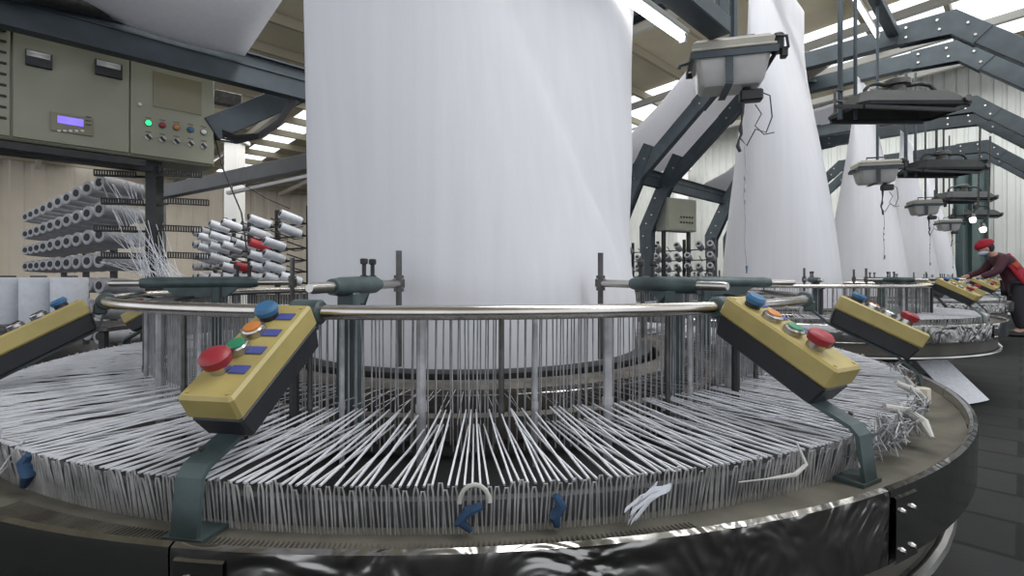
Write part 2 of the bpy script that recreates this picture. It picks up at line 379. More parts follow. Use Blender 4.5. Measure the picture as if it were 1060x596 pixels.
    b = MB(); b.lathe([(.78, .46), (.82, .47), (.838, .52), (.835, .568), (.815, .578), (.76, .578), (.74, .565), (.74, .46)], n=96); b.build('reed_ring', 'reed', root, True)
    b = MB(); b.lathe([(.70, .56), (.712, .57), (.712, .584), (fr+.012, .588), (fr+.004, .586), (fr+.004, .56), (.70, .56)], n=96); b.build('fabric_ring', 'darkm', root, True)
    b = MB()
    for k in range(120):
        d = 3.*k
        if k % 7 in (3,): continue
        b.tube([pol(.845, d, .556), pol(.845, d+2.7, .556)], .0022, 5)
    b.build('ring_slot', 'steel', root, kind='stuff')
    b = MB(); b.lathe([(0.0, .52), (.45, .52), (.60, .50), (.64, .42)], n=48); b.build('centre_disc', 'darkm', root, True)
    # handrail
    for k in range(4):
        b = MB(); cs = [(-9), 31.5, 121, 241][k]; ce = [31.5, 121, 241, 351][k]
        n = 24; b.tube([pol(1.19, cs+(ce-cs)*i/n, .786) for i in range(n+1)], .0135, 12); b.build('handrail', 'rail', root, True)
    # rail posts on the inner side
    for d in (-14, 38, 90, -77, 150, 210):
        b = MB(); b.tube([pol(1.13, d, .44), pol(1.13, d, .765), pol(1.185, d, .775)], .010, 8); b.build('rail_post', 'darkm', root, True)
    # spreader arms holding the ring guides
    for d, ro, ri in arms:
        a = math.radians(d); rad = Vector((math.sin(a), -math.cos(a), 0)); tn = Vector((math.cos(a), math.sin(a), 0)); R3 = Matrix((tn, rad, Vector((0, 0, 1)))).transposed()
        z = .832; L = ro-ri
        hb = MB(); h0 = ri+.12; h1 = ro-.08 if ro < 1.2 else ro-.10
        hb.tube([rad*h0+Vector((0, 0, z)), rad*(h0+.025)+Vector((0, 0, z)), rad*(h1-.03)+Vector((0, 0, z-.003)), rad*h1+Vector((0, 0, z-.003))], [.015, .022, .0215, .018], 16)
        hb.plate([rad*(h0+.06)+Vector((0, 0, z-.012))-tn*.012, rad*(h1-.06)+Vector((0, 0, z-.012))-tn*.012, rad*(h1-.12)+Vector((0, 0, z-.055))-tn*.012, rad*(h0+.11)+Vector((0, 0, z-.055))-tn*.012], tn*.024)
        pr = .96
        arm = hb.build('spreader_arm', 'teal', root, True)
        pb = MB(); pb.box(rad*pr+Vector((0, 0, .645)), (.046, .03, .34), R3, 1.15, .004); pb.box(rad*pr+Vector((0, 0, .480)), (.08, .06, .02), R3, 1, .003); pb.build('arm_post', 'teal', arm)
        sb = MB(); sb.tube([rad*ri+Vector((0, 0, z)), rad*(ro-.012)+Vector((0, 0, z-.004)), rad*ro+Vector((0, 0, z-.004))], [.0115, .0125, .009], 14); sb.build('shaft', 'steel', arm, True)
        rb = MB(); rb.tube([rad*ri+Vector((0, 0, .60)), rad*ri+Vector((0, 0, .925))], .0085, 12); rb.build('vertical_rod', 'iron', arm, True)
        nb = MB()
        for zz in (z-.022, z+.014): nb.tube([rad*ri+Vector((0, 0, zz)), rad*ri+Vector((0, 0, zz+.010))], .0145, 6)
        nb.tube([rad*ri+Vector((0, 0, z-.011)), rad*ri+Vector((0, 0, z+.013))], .017, 12)
        nb.build('rod_collar', 'iron', arm)
        for q in (.03, .072):
            bb = MB(); p = rad*(h0+q)+Vector((0, 0, z+.015)); bb.tube([p, p+Vector((0, 0, .008))], .0095, 6); bb.tube([p, p+Vector((0, 0, .040))], .0052, 8); bb.box(p+Vector((0, 0, .042)), (.015, .015, .014), R3, 1, .002); bb.build('clamp_bolt', 'darkm', arm)
    for kw in boxes: control_box(root, **kw)

M['_under'] = mat('brown_under_ring_far', (.10, .092, .072), .5, .3, .3, 6)
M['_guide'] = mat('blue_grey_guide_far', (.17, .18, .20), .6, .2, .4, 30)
CX, CY, ST = -.16, 2.11, 2.67
ARMS = ((-13, 1.11, .70), (38, 1.11, .70), (90, 1.33, .70), (-77, 1.31, .70), (142, 1.11, .70), (206, 1.11, .70))
loom = thing('circular_loom', 'nearest and largest circular loom with steel skirt, filling the foreground', 'loom', (CX, CY, 0))
BX = [dict(deg=-10.5, r0=1.232, L=.225, drop=.56, w=.088, lift=-.014),
      dict(deg=31, r0=1.212, L=.245, drop=.51, lift=-.006),
      dict(deg=60, r0=1.268, L=.22, drop=.48, lift=-.02),
      dict(deg=-52, r0=1.225, L=.26, drop=.52, lift=-.025, order='bkkr'),
      dict(deg=-91, r0=1.22, L=.25, drop=.5, lift=-.005)]
build_loom(loom, True, BX, ARMS)

def fabric_tube(name, label, cx, cy, r, crease=False, z0=.575):
    n = 128; zs = [z0+.0]+[z0+(3.62-z0)*((i/60.)) for i in range(1, 61)]; rs = []; sh = .085 if crease else 0.
    U = Vector((.7071, .7071, 0)); V = Vector((.7071, -.7071, 0))
    for z in zs:
        t = min(1, max(0, (z-.75)/2.6)) ** (1. if crease else 1.35); a = r*(1+.55*t); b = r*(1-t)+.02*t
        ring = []
        for k in range(n):
            th = 2*PI*k/n; p = U*(a*math.cos(th)) + V*(b*math.sin(th))
            f = 1.
            # soft pleats growing with height
            f += .004*math.sin(9*th+2*z)*min(1, (z-z0)*.8)*math.sin(3.1*z+th)
            if crease:
                # bearing of the surface point seen from the tube axis, toward -Y = 0
                az = math.atan2(p.x, -p.y); ac = math.radians(8) + (1.72-z)*math.radians(60)
                dlt = (az-ac)
                if 0 < dlt < 1.2 and z < 2.2:
                    f -= .085*min(1, dlt/.03)*(1-dlt/1.2)*min(1, max(0, (z-.70)/.35))
            ring.append(Vector((sh*(z-z0), 0, z)) + p*f)
        rs.append(ring)
    b = MB(); b.loft(rs, False)
    o = b.build(name, 'fabric', None, True); o.location = (cx, cy, 0)
    tag(o, label, 'fabric'); return o
fabric_tube('fabric_tube', 'broad white woven fabric tube rising from the nearest loom', CX, CY, .65, True)
lab2 = ['second loom from the camera, with yellow button boxes at its aisle side', 'third circular loom from the camera, just before the stooping worker', 'fourth circular loom from the camera, behind the stooping worker', 'farthest circular loom at the end of the row by the pale wall']
tub2 = ['white fabric tube rising from the second loom, behind the hanging plastic bin', 'white fabric tube rising from the third loom, second narrow tube from the left', 'white fabric tube rising from the fourth loom, third narrow tube from the left', 'farthest white fabric tube, rising from the last loom near the end wall']
loom2 = thing('circular_loom', lab2[0], 'loom', (CX+ST, CY+ST, 0), 0)
BX2 = [dict(deg=31.5, r0=1.20, L=.26, drop=.50, lift=.028), dict(deg=60, r0=1.22, L=.24, drop=.45, lift=.02), dict(deg=85, r0=1.22, L=.24, drop=.45, lift=.02)]
build_loom(loom2, False, BX2, ARMS, .5)
# fan of supply yarns dropping under the second loom
b = MB()
for k in range(46):
    f = k/45.; d = 13+14*f
    b.tube([pol(1.22, d, .335), pol(1.50, d+3, .012)], .0045, 4)
b.build('supply_yarn_fan', 'yarn', loom2, kind='stuff')
for k in (2, 3, 4):
    c = copy_tree(loom2); c.location = (CX+ST*k, CY+ST*k, 0); c['label'] = lab2[k-1]
for k in (1, 2, 3, 4): fabric_tube('fabric_tube', tub2[k-1], CX+ST*k, CY+ST*k, .5)

# ---------------------------------------------------------------- gantry frames over the row
def gantry(u, label, H=3.81):
    root = thing('gantry_frame', label, 'steel frame', UV(u, -1.9, 0), 0, 'gantry frames over the loom row'); base = Vector(root.location)
    def Q(v, z): return UV(u, v, z)-base
    up = UV(1, 0)                    # section depth lies in the frame's plane
    pl = UV(1, 0)
    def bar(name, a, b_, w=.13, h=.21):
        m_ = MB(); m_.beam(a, b_, h, w, pl, .008); return m_.build(name, 'beam', root)
    bar('crossbeam', Q(-3.20, H-.105), Q(-.6, H-.105))
    for s_, vs, vk, vl in ((-1, -3.26, -4.58, -4.94), (1, -.53, .79, 1.15)):
        bar('shoulder_brace', Q(vs, H-.12), Q(vk, 2.50))
        bar('knee', Q(vk+s_*-.01, 2.54), Q(vl, 1.74))
        bar('leg', Q(vl, 1.80), Q(vl, 0))
        for nm in ('shoulder_plate', 'knee_plate'):
            m_ = MB()
            if nm == 'shoulder_plate':
                poly = [(vs-s_*.50, H+.01), (vs+s_*.02, H+.01), (vs+s_*.32, H-.27), (vs+s_*.16, H-.42), (vs-s_*.02, H-.25), (vs-s_*.50, H-.22)]
            else:
                poly = [(vk-s_*.34, 2.98), (vk-s_*.19, 3.06), (vk+s_*.09, 2.60), (vl+s_*.125, 1.80), (vl+s_*.115, 1.30), (vl-s_*.115, 1.30), (vl-s_*.12, 1.68), (vk-s_*.12, 2.44)]
            for off in (-.075, .067):
                m_.plate([UV(u+off, a, z)-base for a, z in poly], UV(.008, 0))
            pt = m_.build(nm, 'beam', root)
            if nm == 'shoulder_plate': bp = [(vs-s_*.42, H-.05), (vs-s_*.42, H-.16), (vs-s_*.14, H-.06), (vs-s_*.12, H-.17), (vs+s_*.12, H-.18), (vs+s_*.18, H-.33)]
            else: bp = [(vl-s_*.04, 1.40), (vl+s_*.04, 1.62), (vl-s_*.02, 1.85), (vl-s_*.13, 2.0), (vl-s_*.2, 2.3), (vk-s_*.02, 2.5), (vk-s_*.2, 2.8)]
            for a, z in bp: m_ = MB(); m_.disc(UV(u-.078, a, z)-base, .014, UV(-1, 0), .012, 8); m_.build('plate_bolt', 'steel', pt)
        m_ = MB(); p = Q(vl, .01); m_.beam(p-UV(.16, 0), p+UV(.16, 0), .32, .02); m_.build('foot_plate', 'beam', root)
    return root
ords = ['first', 'second', 'third', 'fourth', 'fifth', 'sixth', 'seventh', 'eighth']
for i, u in enumerate((3.76, 4.75, 7.53, 8.52, 11.31, 12.30, 15.09, 16.08)):
    gantry(u, 'blue-grey steel gantry frame with bent shoulders, %s one along the row from the camera' % ords[i])
# continuous beam along the back of the row
m_ = MB(); a = UV(-3.2, -4.68, 2.62); e = UV(17.5, -4.68, 2.62)
m_.beam(a, e, .03, .27)
for zz in (-.135, .135, .04): m_.beam(a+Vector((0, 0, zz)), e+Vector((0, 0, zz)), .11 if zz != .04 else .06, .014)
o = m_.build('tie_beam', 'beam'); recentre(o, UV(0, -4.68, 2.62)); tag(o, 'long dark steel beam running over the control cabinet along the row', 'beam')
m_ = MB(); m_.tube([P(131, 14, 3.75), P(126, 13, 3.73), P(-60, -36, 2.95)], [.07, .08, .08], 20); m_.tube([P(131, 14, 3.75)-Vector((0.02, 0.02, 0)), P(140, 17, 3.85)], .02, 8)
o = m_.build('winding_roller', 'iron', None, True); recentre(o, P(60, -5, 3.4)); tag(o, 'grey roller lying above the dark beam at the top left corner', 'roller')
# fabric sheets from the towers to the winders
for k in range(4):
    ue = 1.44+3.776*k; m_ = MB(); prof = [(-4.62, 2.70), (-3.7, 2.88), (-3.0, 3.02), (-2.3, 3.55), (-1.75, 3.95)] if k == 0 else [(-5.15, 2.78), (-4.4, 3.08), (-3.8, 3.50), (-3.3, 3.95), (-2.3, 4.06)]
    rs = [[UV(uu, v_, z_+.02*math.sin(uu*5)) for uu in [ue-2.0+2.0*j/12 for j in range(13)]] for v_, z_ in prof]
    m_.loft(rs, False, False); o = m_.build('fabric_sheet', 'fabric', None, True); recentre(o, UV(ue-1, -4.62 if k == 0 else -5.15, 2.7))
    md = o.modifiers.new('thick', 'SOLIDIFY'); md.thickness = .004
    tag(o, ['pale fabric sheet sloping over the beam above the control cabinet', 'pale fabric sheet sloping up beside the fluorescent lamp, behind the first fabric tube', 'grey fabric sheet sloping between the two dark braces right of the big tube', 'pale fabric sheet sloping up to the fourth loom tower, hidden mostly by tubes'][k], 'fabric', 'fabric sheets running to the winders')

# ---------------------------------------------------------------- lamp rails and lamps
def lamp_rail(u0, u1, v, z, label, l2, length=1.15, post=True):
    m_ = MB(); a = UV(u0, v, z); e = UV(u1, v, z); m_.beam(a, e, .11, .09, Vector((0, 0, 1)), .006)
    if post: m_.beam(e+Vector((.03, .05, .0)), e+Vector((.03, .05, 4.7-z)), .05, .05, Vector((1, 0, 0)), .003)
    o = m_.build('lamp_beam', 'beam'); recentre(o, e); tag(o, label, 'beam')
    r = thing('fluorescent_lamp', l2, 'lamp', UV(u1-length-.12, v-.13, z-.02))
    base = Vector(r.location); a2 = UV(u1-length-.12, v-.13, z-.02)-base; e2 = UV(u1-.12, v-.13, z-.02)-base
    m_ = MB(); m_.beam(a2, e2, .055, .03, Vector((0, 0, 1)), .004); m_.build('lamp_housing', 'white', r)
    d = (e2-a2).normalized(); m_ = MB(); m_.tube([a2+d*.03-Vector((0, 0, .034)), e2-d*.03-Vector((0, 0, .034))], .018, 12); m_.build('lamp_tube', 'tube', r, True)
    m_ = MB()
    for p in (a2+d*.015, e2-d*.015):
        m_ = MB(); m_.beam(p-d*.012-Vector((0, 0, .03)), p+d*.012-Vector((0, 0, .03)), .03, .05); m_.build('lamp_holder', 'white', r)
lamp_rail(.4, 2.55, -1.07, 2.10, 'dark steel beam coming in from the top above the nearest hanging plastic bin', 'lit fluorescent lamp at the top centre beside the dark beam')
lamp_rail(5.3, 7.45, -1.07, 3.74, 'dark steel beam leading to the shoulder of the gantry at upper right', 'lit fluorescent lamp under the roof at upper right', 1.3, False)

# ---------------------------------------------------------------- hanging plastic bins
def hanging_bin(k, label):
    s = 1.; root = thing('hanging_bin', label, 'plastic bin', (1.14+ST*k, 2.67+ST*k, 1.83), math.radians(-14), 'plastic bins hanging over the looms')
    m_ = MB(); m_.box((0, 0, .085), (.36, .24, .17), None, .84, .02); m_.build('bin_body', 'bin', root, True)
    m_ = MB(); m_.box((0, 0, .195), (.385, .265, .05), None, .97, .010); m_.box((0, 0, .224), (.35, .23, .012), None, 1, .004); m_.box((0, 0, .172), (.395, .275, .012), None, 1, .003); m_.build('bin_lid', 'bin2', root)
    m_ = MB()
    for y in (-.134, .134): m_.box((0, y, .145), (.41, .006, .032))
    for x in (-.203, .203): m_.box((x, 0, .145), (.006, .27, .032))
    m_.box((-.02, -.128, .07), (.035, .006, .14)); m_.box((-.02, 0, -.006), (.035, .25, .006)); m_.tube([(-.203, -.05, .145), (-.25, -.05, .135), (-.255, -.05, .12)], .010, 8)
    m_.build('bin_bracket', 'beam', root)
    m_ = MB(); m_.box((.215, -.06, .195), (.05, .07, .09), None, 1, .008); m_.tube([(.20, -.10, .22), (.24, -.13, .20), (.25, -.12, .15), (.22, -.10, .12)], .008, 6); m_.box((.235, -.10, .13), (.03, .04, .05), None, 1, .004); m_.build('valve_block', 'darkm', root)
    m_ = MB(); m_.box((.10, -.02, -.045), (.11, .06, .06), None, 1, .008); m_.tube([(.08, -.02, -.01), (.08, -.02, .02)], .02, 10); m_.tube([(.06, -.02, -.07), (.06, -.02, -.13), (.055, -.02, -.17)], [.012, .008, .004], 8); m_.build('pump', 'blackp', root, True)
    m_ = MB()
    m_.tube([(-.08, 0, .23), (-.08, 0, .275), (.12, 0, .275), (.12, 0, .23)], .008, 6)
    m_.build('lid_handle', 'darkm', root)
    m_ = MB(); m_.tube([(.02, 0, .23), (.02, 0, 1.99 if k else 1.2)], .014 if k else .022, 8); m_.build('hanger_pole', 'beam', root, True)
    # cables
    rnd = random.Random(k+3)
    def wob(p0, n, stp, amp): 
        pts = [Vector(p0)]
        for i in range(n): pts.append(pts[-1]+Vector((rnd.uniform(-amp, amp), rnd.uniform(-amp, amp)*.5, -stp)))
        return pts
    m_ = MB()
    m_.tube([(.15, -.02, -.03), (.19, -.02, -.05), (.20, -.02, -.16), (.17, -.03, -.24), (.12, -.03, -.22), (.08, -.02, -.30), (.05, -.02, -.26)], .0035, 5)
    m_.tube([(.12, -.02, -.09), (.15, -.02, -.14), (.12, -.02, -.20), (.16, -.03, -.25), (.21, -.02, -.24)], .003, 5)
    m_.tube(wob((.06, -.02, -.15), 6, .03, .012), [.004, .006, .011, .008, .006, .010, .008], 6)
    m_.build('power_cable', 'cable', root, True)
    m_ = MB(); x0 = .07; L = .92 if k == 0 else .75
    pts = [Vector((x0, -.02, -.30)), Vector((x0+.006, -.02, -.44)), Vector((x0-.004, -.02, -.55)), Vector((x0+.004, -.02, -.68)), Vector((x0, -.02, -.80)), Vector((x0+.01, -.02, -L))]
    m_.tube(pts, .0022, 5)
    for z in (-.46, -.52, -.58): m_.tube([(x0, -.02, z), (x0+.003, -.02, z-.02)], .005, 6)
    m_.build('sensor_cord', mat('pale_cord', (.35, .35, .36), .6) if k == 0 else M['_guide'], root)
    m_ = MB(); m_.tube([(x0+.01, -.02, -L), (x0+.01, -.02, -L-.04)], [.006, .003], 6); m_.build('cord_tip', 'blue', root)
labs = ['large cloudy plastic bin hanging in a steel bracket, nearest of the hanging bins', 'second nearest hanging plastic bin, in front of the third loom fabric', 'third hanging plastic bin, left of the green columns', 'fourth and smallest hanging plastic bin, low beside the green columns']
for k in range(4): hanging_bin(k, labs[k])

# ---------------------------------------------------------------- take-up hoods with motor, hung on poles
HOODM = mat('dark_green_hood', (.028, .034, .032), .75, 0, .3, 10)
def hood(k, label):
    root = thing('winding_hood', label, 'machine hood', (3.55+ST*(k-1), 4.7+ST*(k-1), 2.36), 0, 'dark hoods hanging over the looms')
    m_ = MB()
    def ringp(x, y, z, ch=.06): return [Vector((-x, -y+ch, z)), Vector((-x+ch, -y, z)), Vector((x-ch, -y, z)), Vector((x, -y+ch, z)), Vector((x, y-ch, z)), Vector((x-ch, y, z)), Vector((-x+ch, y, z)), Vector((-x, y-ch, z))]
    m_.loft([ringp(.49, .27, 0), ringp(.50, .28, .03), ringp(.40, .16, .16), ringp(.36, .13, .165), ringp(.36, .13, .155), ringp(.47, .25, .025)], False)
    m_.box((0, 0, .150), (.74, .26, .012)); m_.build('hood_shell', HOODM, root)
    m_ = MB(); m_.beam((-.48, -.26, -.02), (.30, -.26, -.05), .03, .03); m_.beam((.30, -.26, -.05), (.47, -.22, .02), .03, .03); m_.beam((-.48, .2, -.02), (.4, .2, -.02), .03, .03); m_.beam((-.48, -.26, -.02), (-.60, -.05, .05), .03, .03); m_.build('hood_frame', 'darkm', root)
    m_ = MB(); m_.tube([(.0, 0, .15), (.0, 0, .25), (.0, 0, .255), (0, 0, .30), (0, 0, .31)], [.07, .07, .11, .11, .09], 18); m_.build('motor', 'iron', root, True)
    for s_ in (-1, 1):
        m_ = MB(); m_.tube([(s_*.10, 0, .26), (s_*.20, -.02, .27), (s_*.28, -.03, .25), (s_*.32, -.04, .20), (s_*.32, -.04, .15)], .018, 10); m_.build('curved_pipe', 'darkm', root, True)
    for x in (-.52, -.38):
        m_ = MB(); m_.tube([(x, 0, -.05), (x, 0, 1.45)], .022 if x < -.5 else .016, 8); m_.build('hanger_pole', 'beam', root, True)
    m_ = MB(); m_.tube([(.40, -.262, .045), (.40, -.30, .045)], .03, 12); m_.build('end_knob', 'iron', root, True)
    m_ = MB(); m_.tube([(-.6, -.05, 0), (-.6, -.05, .2), (-.52, -.03, .2)], .012, 6); m_.tube([(-.6, -.05, .1), (-.52, -.03, .1)], .01, 6); m_.build('side_handle', 'iron', root, True)
hl = ['nearest dark winding hood on two poles at the upper right', 'second dark winding hood on two poles, below the gantry shoulder', 'third dark winding hood on two poles, just above the green columns', 'farthest dark winding hood above the last loom']
for k in (1, 2, 3, 4): hood(k, hl[k-1])
# pale rollers seen between the gantry beams
root = thing('guide_rollers', 'pair of cream guide rollers seen end on between the gantry crossbeams', 'roller', P(848, 61, 7.0)); 
for x in (-.12, .12):
    m_ = MB(); m_.tube([(x, 0, 0), (x, .01, 0), (x, 1.0, 0)], [.08, .10, .10], 18); r_ = m_.build('roller', 'cream', root, True)
    m_ = MB(); m_.tube([(x, -.012, 0), (x, .005, 0)], .04, 12); m_.build('roller_bearing', 'iron', r_)
m_ = MB(); m_.beam((-.25, .5, -.115), (.25, .5, -.115), .06, .03); m_.beam((-.25, .5, -.12), (-.25, .5, .9), .05, .05, Vector((1, 0, 0))); m_.build('roller_bracket', 'beam', root)

# ---------------------------------------------------------------- green columns and spot lamps by the end wall
for px, Z, lab in ((998, 12.6, 'left one of the tall green steel columns near the end wall'), (1015, 13.6, 'right one of the tall green steel columns, behind the worker')):
    p = P(px, HY, Z); m_ = MB()
    m_.box((p.x, p.y, 2.0), (.20, .02, 4.0)); m_.box((p.x-.11, p.y, 2.0), (.02, .22, 4.0)); m_.box((p.x+.11, p.y, 2.0), (.02, .22, 4.0)); m_.box((p.x, p.y, .02), (.5, .5, .04)); m_.box((p.x, p.y, 4.0), (.42, .36, .03))
    o = m_.build('steel_column', mat('green_grey_paint', (.085, .125, .120), .5, 0, .2, 4)); recentre(o, (p.x, p.y, 0)); tag(o, lab, 'column', 'green steel columns')
for i, (px, py, lab) in enumerate(((1007, 227, 'upper left small lit spot lamp above the worker'), (1017.5, 237, 'lower right small lit spot lamp above the worker'))):
    c = P(px, py, 9.6); root = thing('spot_lamp', lab, 'lamp', c)
    d = Vector((-.35, -.5, -.8)).normalized()
    m_ = MB(); m_.tube([(0, 0, 0), -d*.12, -d*.16], [.060, .045, .02], 16, False); m_.build('lamp_shade', 'iron', root, True)
    m_ = MB(); m_.tube([d*-.02, d*.05, d*.07], [.052, .045, .02], 16); m_.build('lamp_bulb', 'tube', root, True)
    m_ = MB(); m_.tube([-d*.14, (.1, 0, .25), (.14, 0, 1.75)], .018, 6); m_.build('lamp_arm', 'iron', root, True)

# ---------------------------------------------------------------- control cabinet on its frame (faces the aisle)
VF = -4.95
cabr = thing('control_cabinet', 'olive grey electrical control cabinet with violet display and knobs under the beam', 'control cabinet', UV(.6, VF, 1.74))
K = abs(VF)*1.41421
def onface(px, py, out=0.):
    r = (px-530)/F; Z = K/(1-r); return Vector((r*Z, Z, CAMZ+(HY-py)/F*Z)) + UV(0, out)
CL = Vector(cabr.location)
Uc = UV(1, 0); Vc = UV(0, 1); Zc = Vector((0, 0, 1)); RC = Matrix((Uc, Vc, Zc)).transposed()
def uof(px): r = (px-530)/F; Z = K/(1-r); return (r*Z+Z)/1.41421
uL, uS, uR = uof(13), uof(134), uof(222)
ztop = onface(13, 32).z; zbot = onface(13, 142).z
def cbx(name, m, u0, u1, z0, z1, v0, v1, bev=.004, parent=None):
    m_ = MB(); m_.box(UV((u0+u1)/2, (v0+v1)/2, (z0+z1)/2)-CL, (abs(u1-u0), abs(v1-v0), z1-z0), RC, 1, bev); return m_.build(name, m, parent or cabr)
cbx('cabinet_body', 'cab', uL-.55, uR, zbot-.02, ztop+.25, VF-.36, VF-.002, .012)
door = cbx('door', 'cab', uL, uS-.004, zbot, ztop+.2, VF, VF+.018)
door2 = cbx('door', 'cab', uS+.004, uR-.01, zbot, ztop+.2, VF, VF+.018)
door3 = cbx('vent_door', 'cab', uL-.50, uL-.012, zbot, ztop+.2, VF, VF+.018)
for i in range(9):
    m_ = MB(); z = zbot+.12+.075*i; m_.box(UV(uL-.09, VF+.02, z)-CL, (.12, .012, .018), RC, 1, .003); m_.build('louvre', 'darkm', door3)
def face_item(name, m, px0, py0, px1, py1, th, parent, out=.018, bev=.002):
    a = onface(px0, py0); b_ = onface(px1, py1); c = (a+b_)/2 + UV(0, out+th/2)
    m_ = MB(); m_.box(c-CL, (abs((b_-a).dot(Uc)), th, abs(a.z-b_.z)), RC, 1, bev); return m_.build(name, m, parent)
for (x0, x1, y0, y1) in ((26, 54, 52, 74), (98, 126, 62, 84)):
    mtr = face_item('panel_meter', 'blackp', x0, y0, x1, y1, .03, door, bev=.004)
    face_item('meter_face', 'white', x0+1, y0+1, x1-2, y0+(y1-y0)*.58, .003, mtr, .048)
dsp = face_item('display_panel', 'cab2', 52, 116, 96, 142, .012, door)
face_item('display_screen', 'lcd', 59, 120, 86, 132, .002, dsp, .030)
for i in range(5): face_item('display_key', 'white', 59+6*i, 135, 62.5+6*i, 137.5, .003, dsp, .030, .001)
for i in range(3): face_item('display_key', 'darkm', 88, 121+4*i, 94, 123+4*i, .003, dsp, .030, .001)
face_item('recess_shade_panel', 'cab2', 158, 74, 208, 120, .006, door2, bev=.001)  # darker plate paints the shade of a recess in the door
m_ = MB(); p = onface(144, 109, .018)-CL; m_.tube([p, p+Vc*.02], .012, 12); m_.build('door_lock', 'steel', door2, True)
for i, (x, c) in enumerate(((153, 'glow_g'), (167.5, 'red'), (182, 'orange'), (196.5, 'blue'), (210, 'white'))):
    y = 128+2.3*i; p = onface(x, y, .018)-CL
    m_ = MB(); m_.tube([p, p+Vc*.012], .026, 14); pl_ = m_.build('indicator_lamp', 'iron', door2, True)
    m_ = MB(); m_.tube([p+Vc*.012, p+Vc*.02, p+Vc*.024], [.021, .019, .010], 14); m_.build('lens', c, pl_, True)
    p = onface(x, y+14.5, .018)-CL
    m_ = MB(); m_.tube([p, p+Vc*.014], .024, 14); pl_ = m_.build('selector_knob', 'steel', door2, True)
    m_ = MB(); m_.beam(p+Vc*.022+(Uc*-.7+Zc*.7)*.022, p+Vc*.022-(Uc*-.7+Zc*.7)*.022, .02, .010, Vc); m_.build('knob_lever', 'blackp', pl_)
    for yy in (-5.5, 9.0): face_item('name_tag', 'iron', x-3.0, y+yy-1, x+3.0, y+yy+1, .002, door2, .018, .0005)
# supporting frame: bars below, post to the floor
m_ = MB()
zf = zbot-.055; m_.beam(UV(uL-1.2, VF-.15, zf), UV(uof(170), VF-.15, zf), .10, .09); m_.beam(UV(uL-1.2, VF+.02, zf-.01), UV(uof(150), VF+.02, zf-.01), .04, .05)
pu = uof(164); m_.beam(UV(pu, VF-.15, zf), UV(pu, VF-.15, 0), .09, .09, Vector((1, 0, 0))); m_.beam(UV(uL-1.1, VF-.15, zf), UV(uL-1.1, VF-.15, 0), .09, .09, Vector((1, 0, 0)))
m_.beam(UV(pu, VF-.15, .01), UV(pu+.001, VF-.15, .03), .3, .3)
o = m_.build('cabinet_stand', 'darkm'); recentre(o, UV(pu, VF-.15, 0)); tag(o, 'dark steel stand with post carrying the control cabinet', 'stand')
# cable arm and hanging cables right of the cabinet
root = thing('cable_arm', 'dark slanting arm with bundled black cables right of the cabinet', 'cable arm', P(222, 132, 4.6)); B0 = Vector(root.location)
m_ = MB(); m_.beam(P(218, 134, 4.4)-B0, P(318, 92, 5.0)-B0, .08, .20, Zc, .006); m_.build('arm_bar', 'beam', root)
m_ = MB(); m_.beam(P(222, 100, 4.6)-B0, P(250, 106, 4.7)-B0, .08, .12, Zc, .006); m_.build('junction_box', 'iron', root)
for k in range(5):
    m_ = MB(); dy = 3*k
    m_.tube([P(222, 132+dy, 4.45)-B0, P(245, 141+dy*.6, 4.42)-B0, P(268, 139+dy*.3, 4.4)-B0, P(288, 125+dy*.5, 4.5)-B0, P(300+2*k, 104, 4.6)-B0], .014-.0015*k, 6); m_.build('cable', 'cable', root, True)
m_ = MB(); m_.tube([P(222, 140, 4.5)-B0, P(231, 175, 4.5)-B0, P(250, 220, 4.52)-B0, P(256, 262, 4.55)-B0], .007, 5); m_.build('cable', 'cable', root, True)
m_ = MB(); m_.tube([P(222, 148, 4.5)-B0, P(205, 170, 4.6)-B0, P(180, 188, 4.8)-B0], .004, 5); m_.tube([P(250, 190, 4.9)-B0, P(275, 205, 4.9)-B0, P(300, 216, 4.9)-B0], .004, 5); m_.build('cable', 'cable', root, True)

# ---------------------------------------------------------------- creels with bobbins
def bobbin_proto(L, r, m):
    def mk(par=None):
        b = MB(); n = 16
        b.tube([(0, 0, 0), (.006, 0, 0), (L*.5, 0, 0), (L-.01, 0, 0), (L, 0, 0)], [r*.90, r, r*1.02, r*.98, r*.88], n)
        o = b.build('yarn_bobbin', m, None, True)
        c = MB(); c.tube([(-.006, 0, 0), (L+.02, 0, 0)], r*.50, 12); c.build('core_tube', 'core', o, True)  # solid core coloured dark to paint the shade inside the hollow end
        return o
    return mk()
axis_rot = PI/4       # bobbin axis points along u
def place_bobbins(pts, L, r, group, labeler, ms=('bobbin',), rz=axis_rot, tilt=0., pick=None):
    protos = {m: bobbin_proto(L, r, m) for m in ms}; used = set(); out = []
    for i, (p, key) in enumerate(pts):
        m = pick(i, key) if pick else ms[0]
        if m in used: o = copy_tree(protos[m])
        else: o = protos[m]; used.add(m)
        o.location = p; o.rotation_euler = (0, tilt, rz+random.uniform(-.05, .05)); tag(o, labeler(key), 'yarn bobbin', group)
    for m in ms:
        if m not in used:
            for c in list(protos[m].children): bpy.data.objects.remove(c)
            bpy.data.objects.remove(protos[m])
ordw = ['first', 'second', 'third', 'fourth', 'fifth', 'sixth', 'seventh', 'eighth', 'ninth', 'tenth', 'eleventh', 'twelfth']
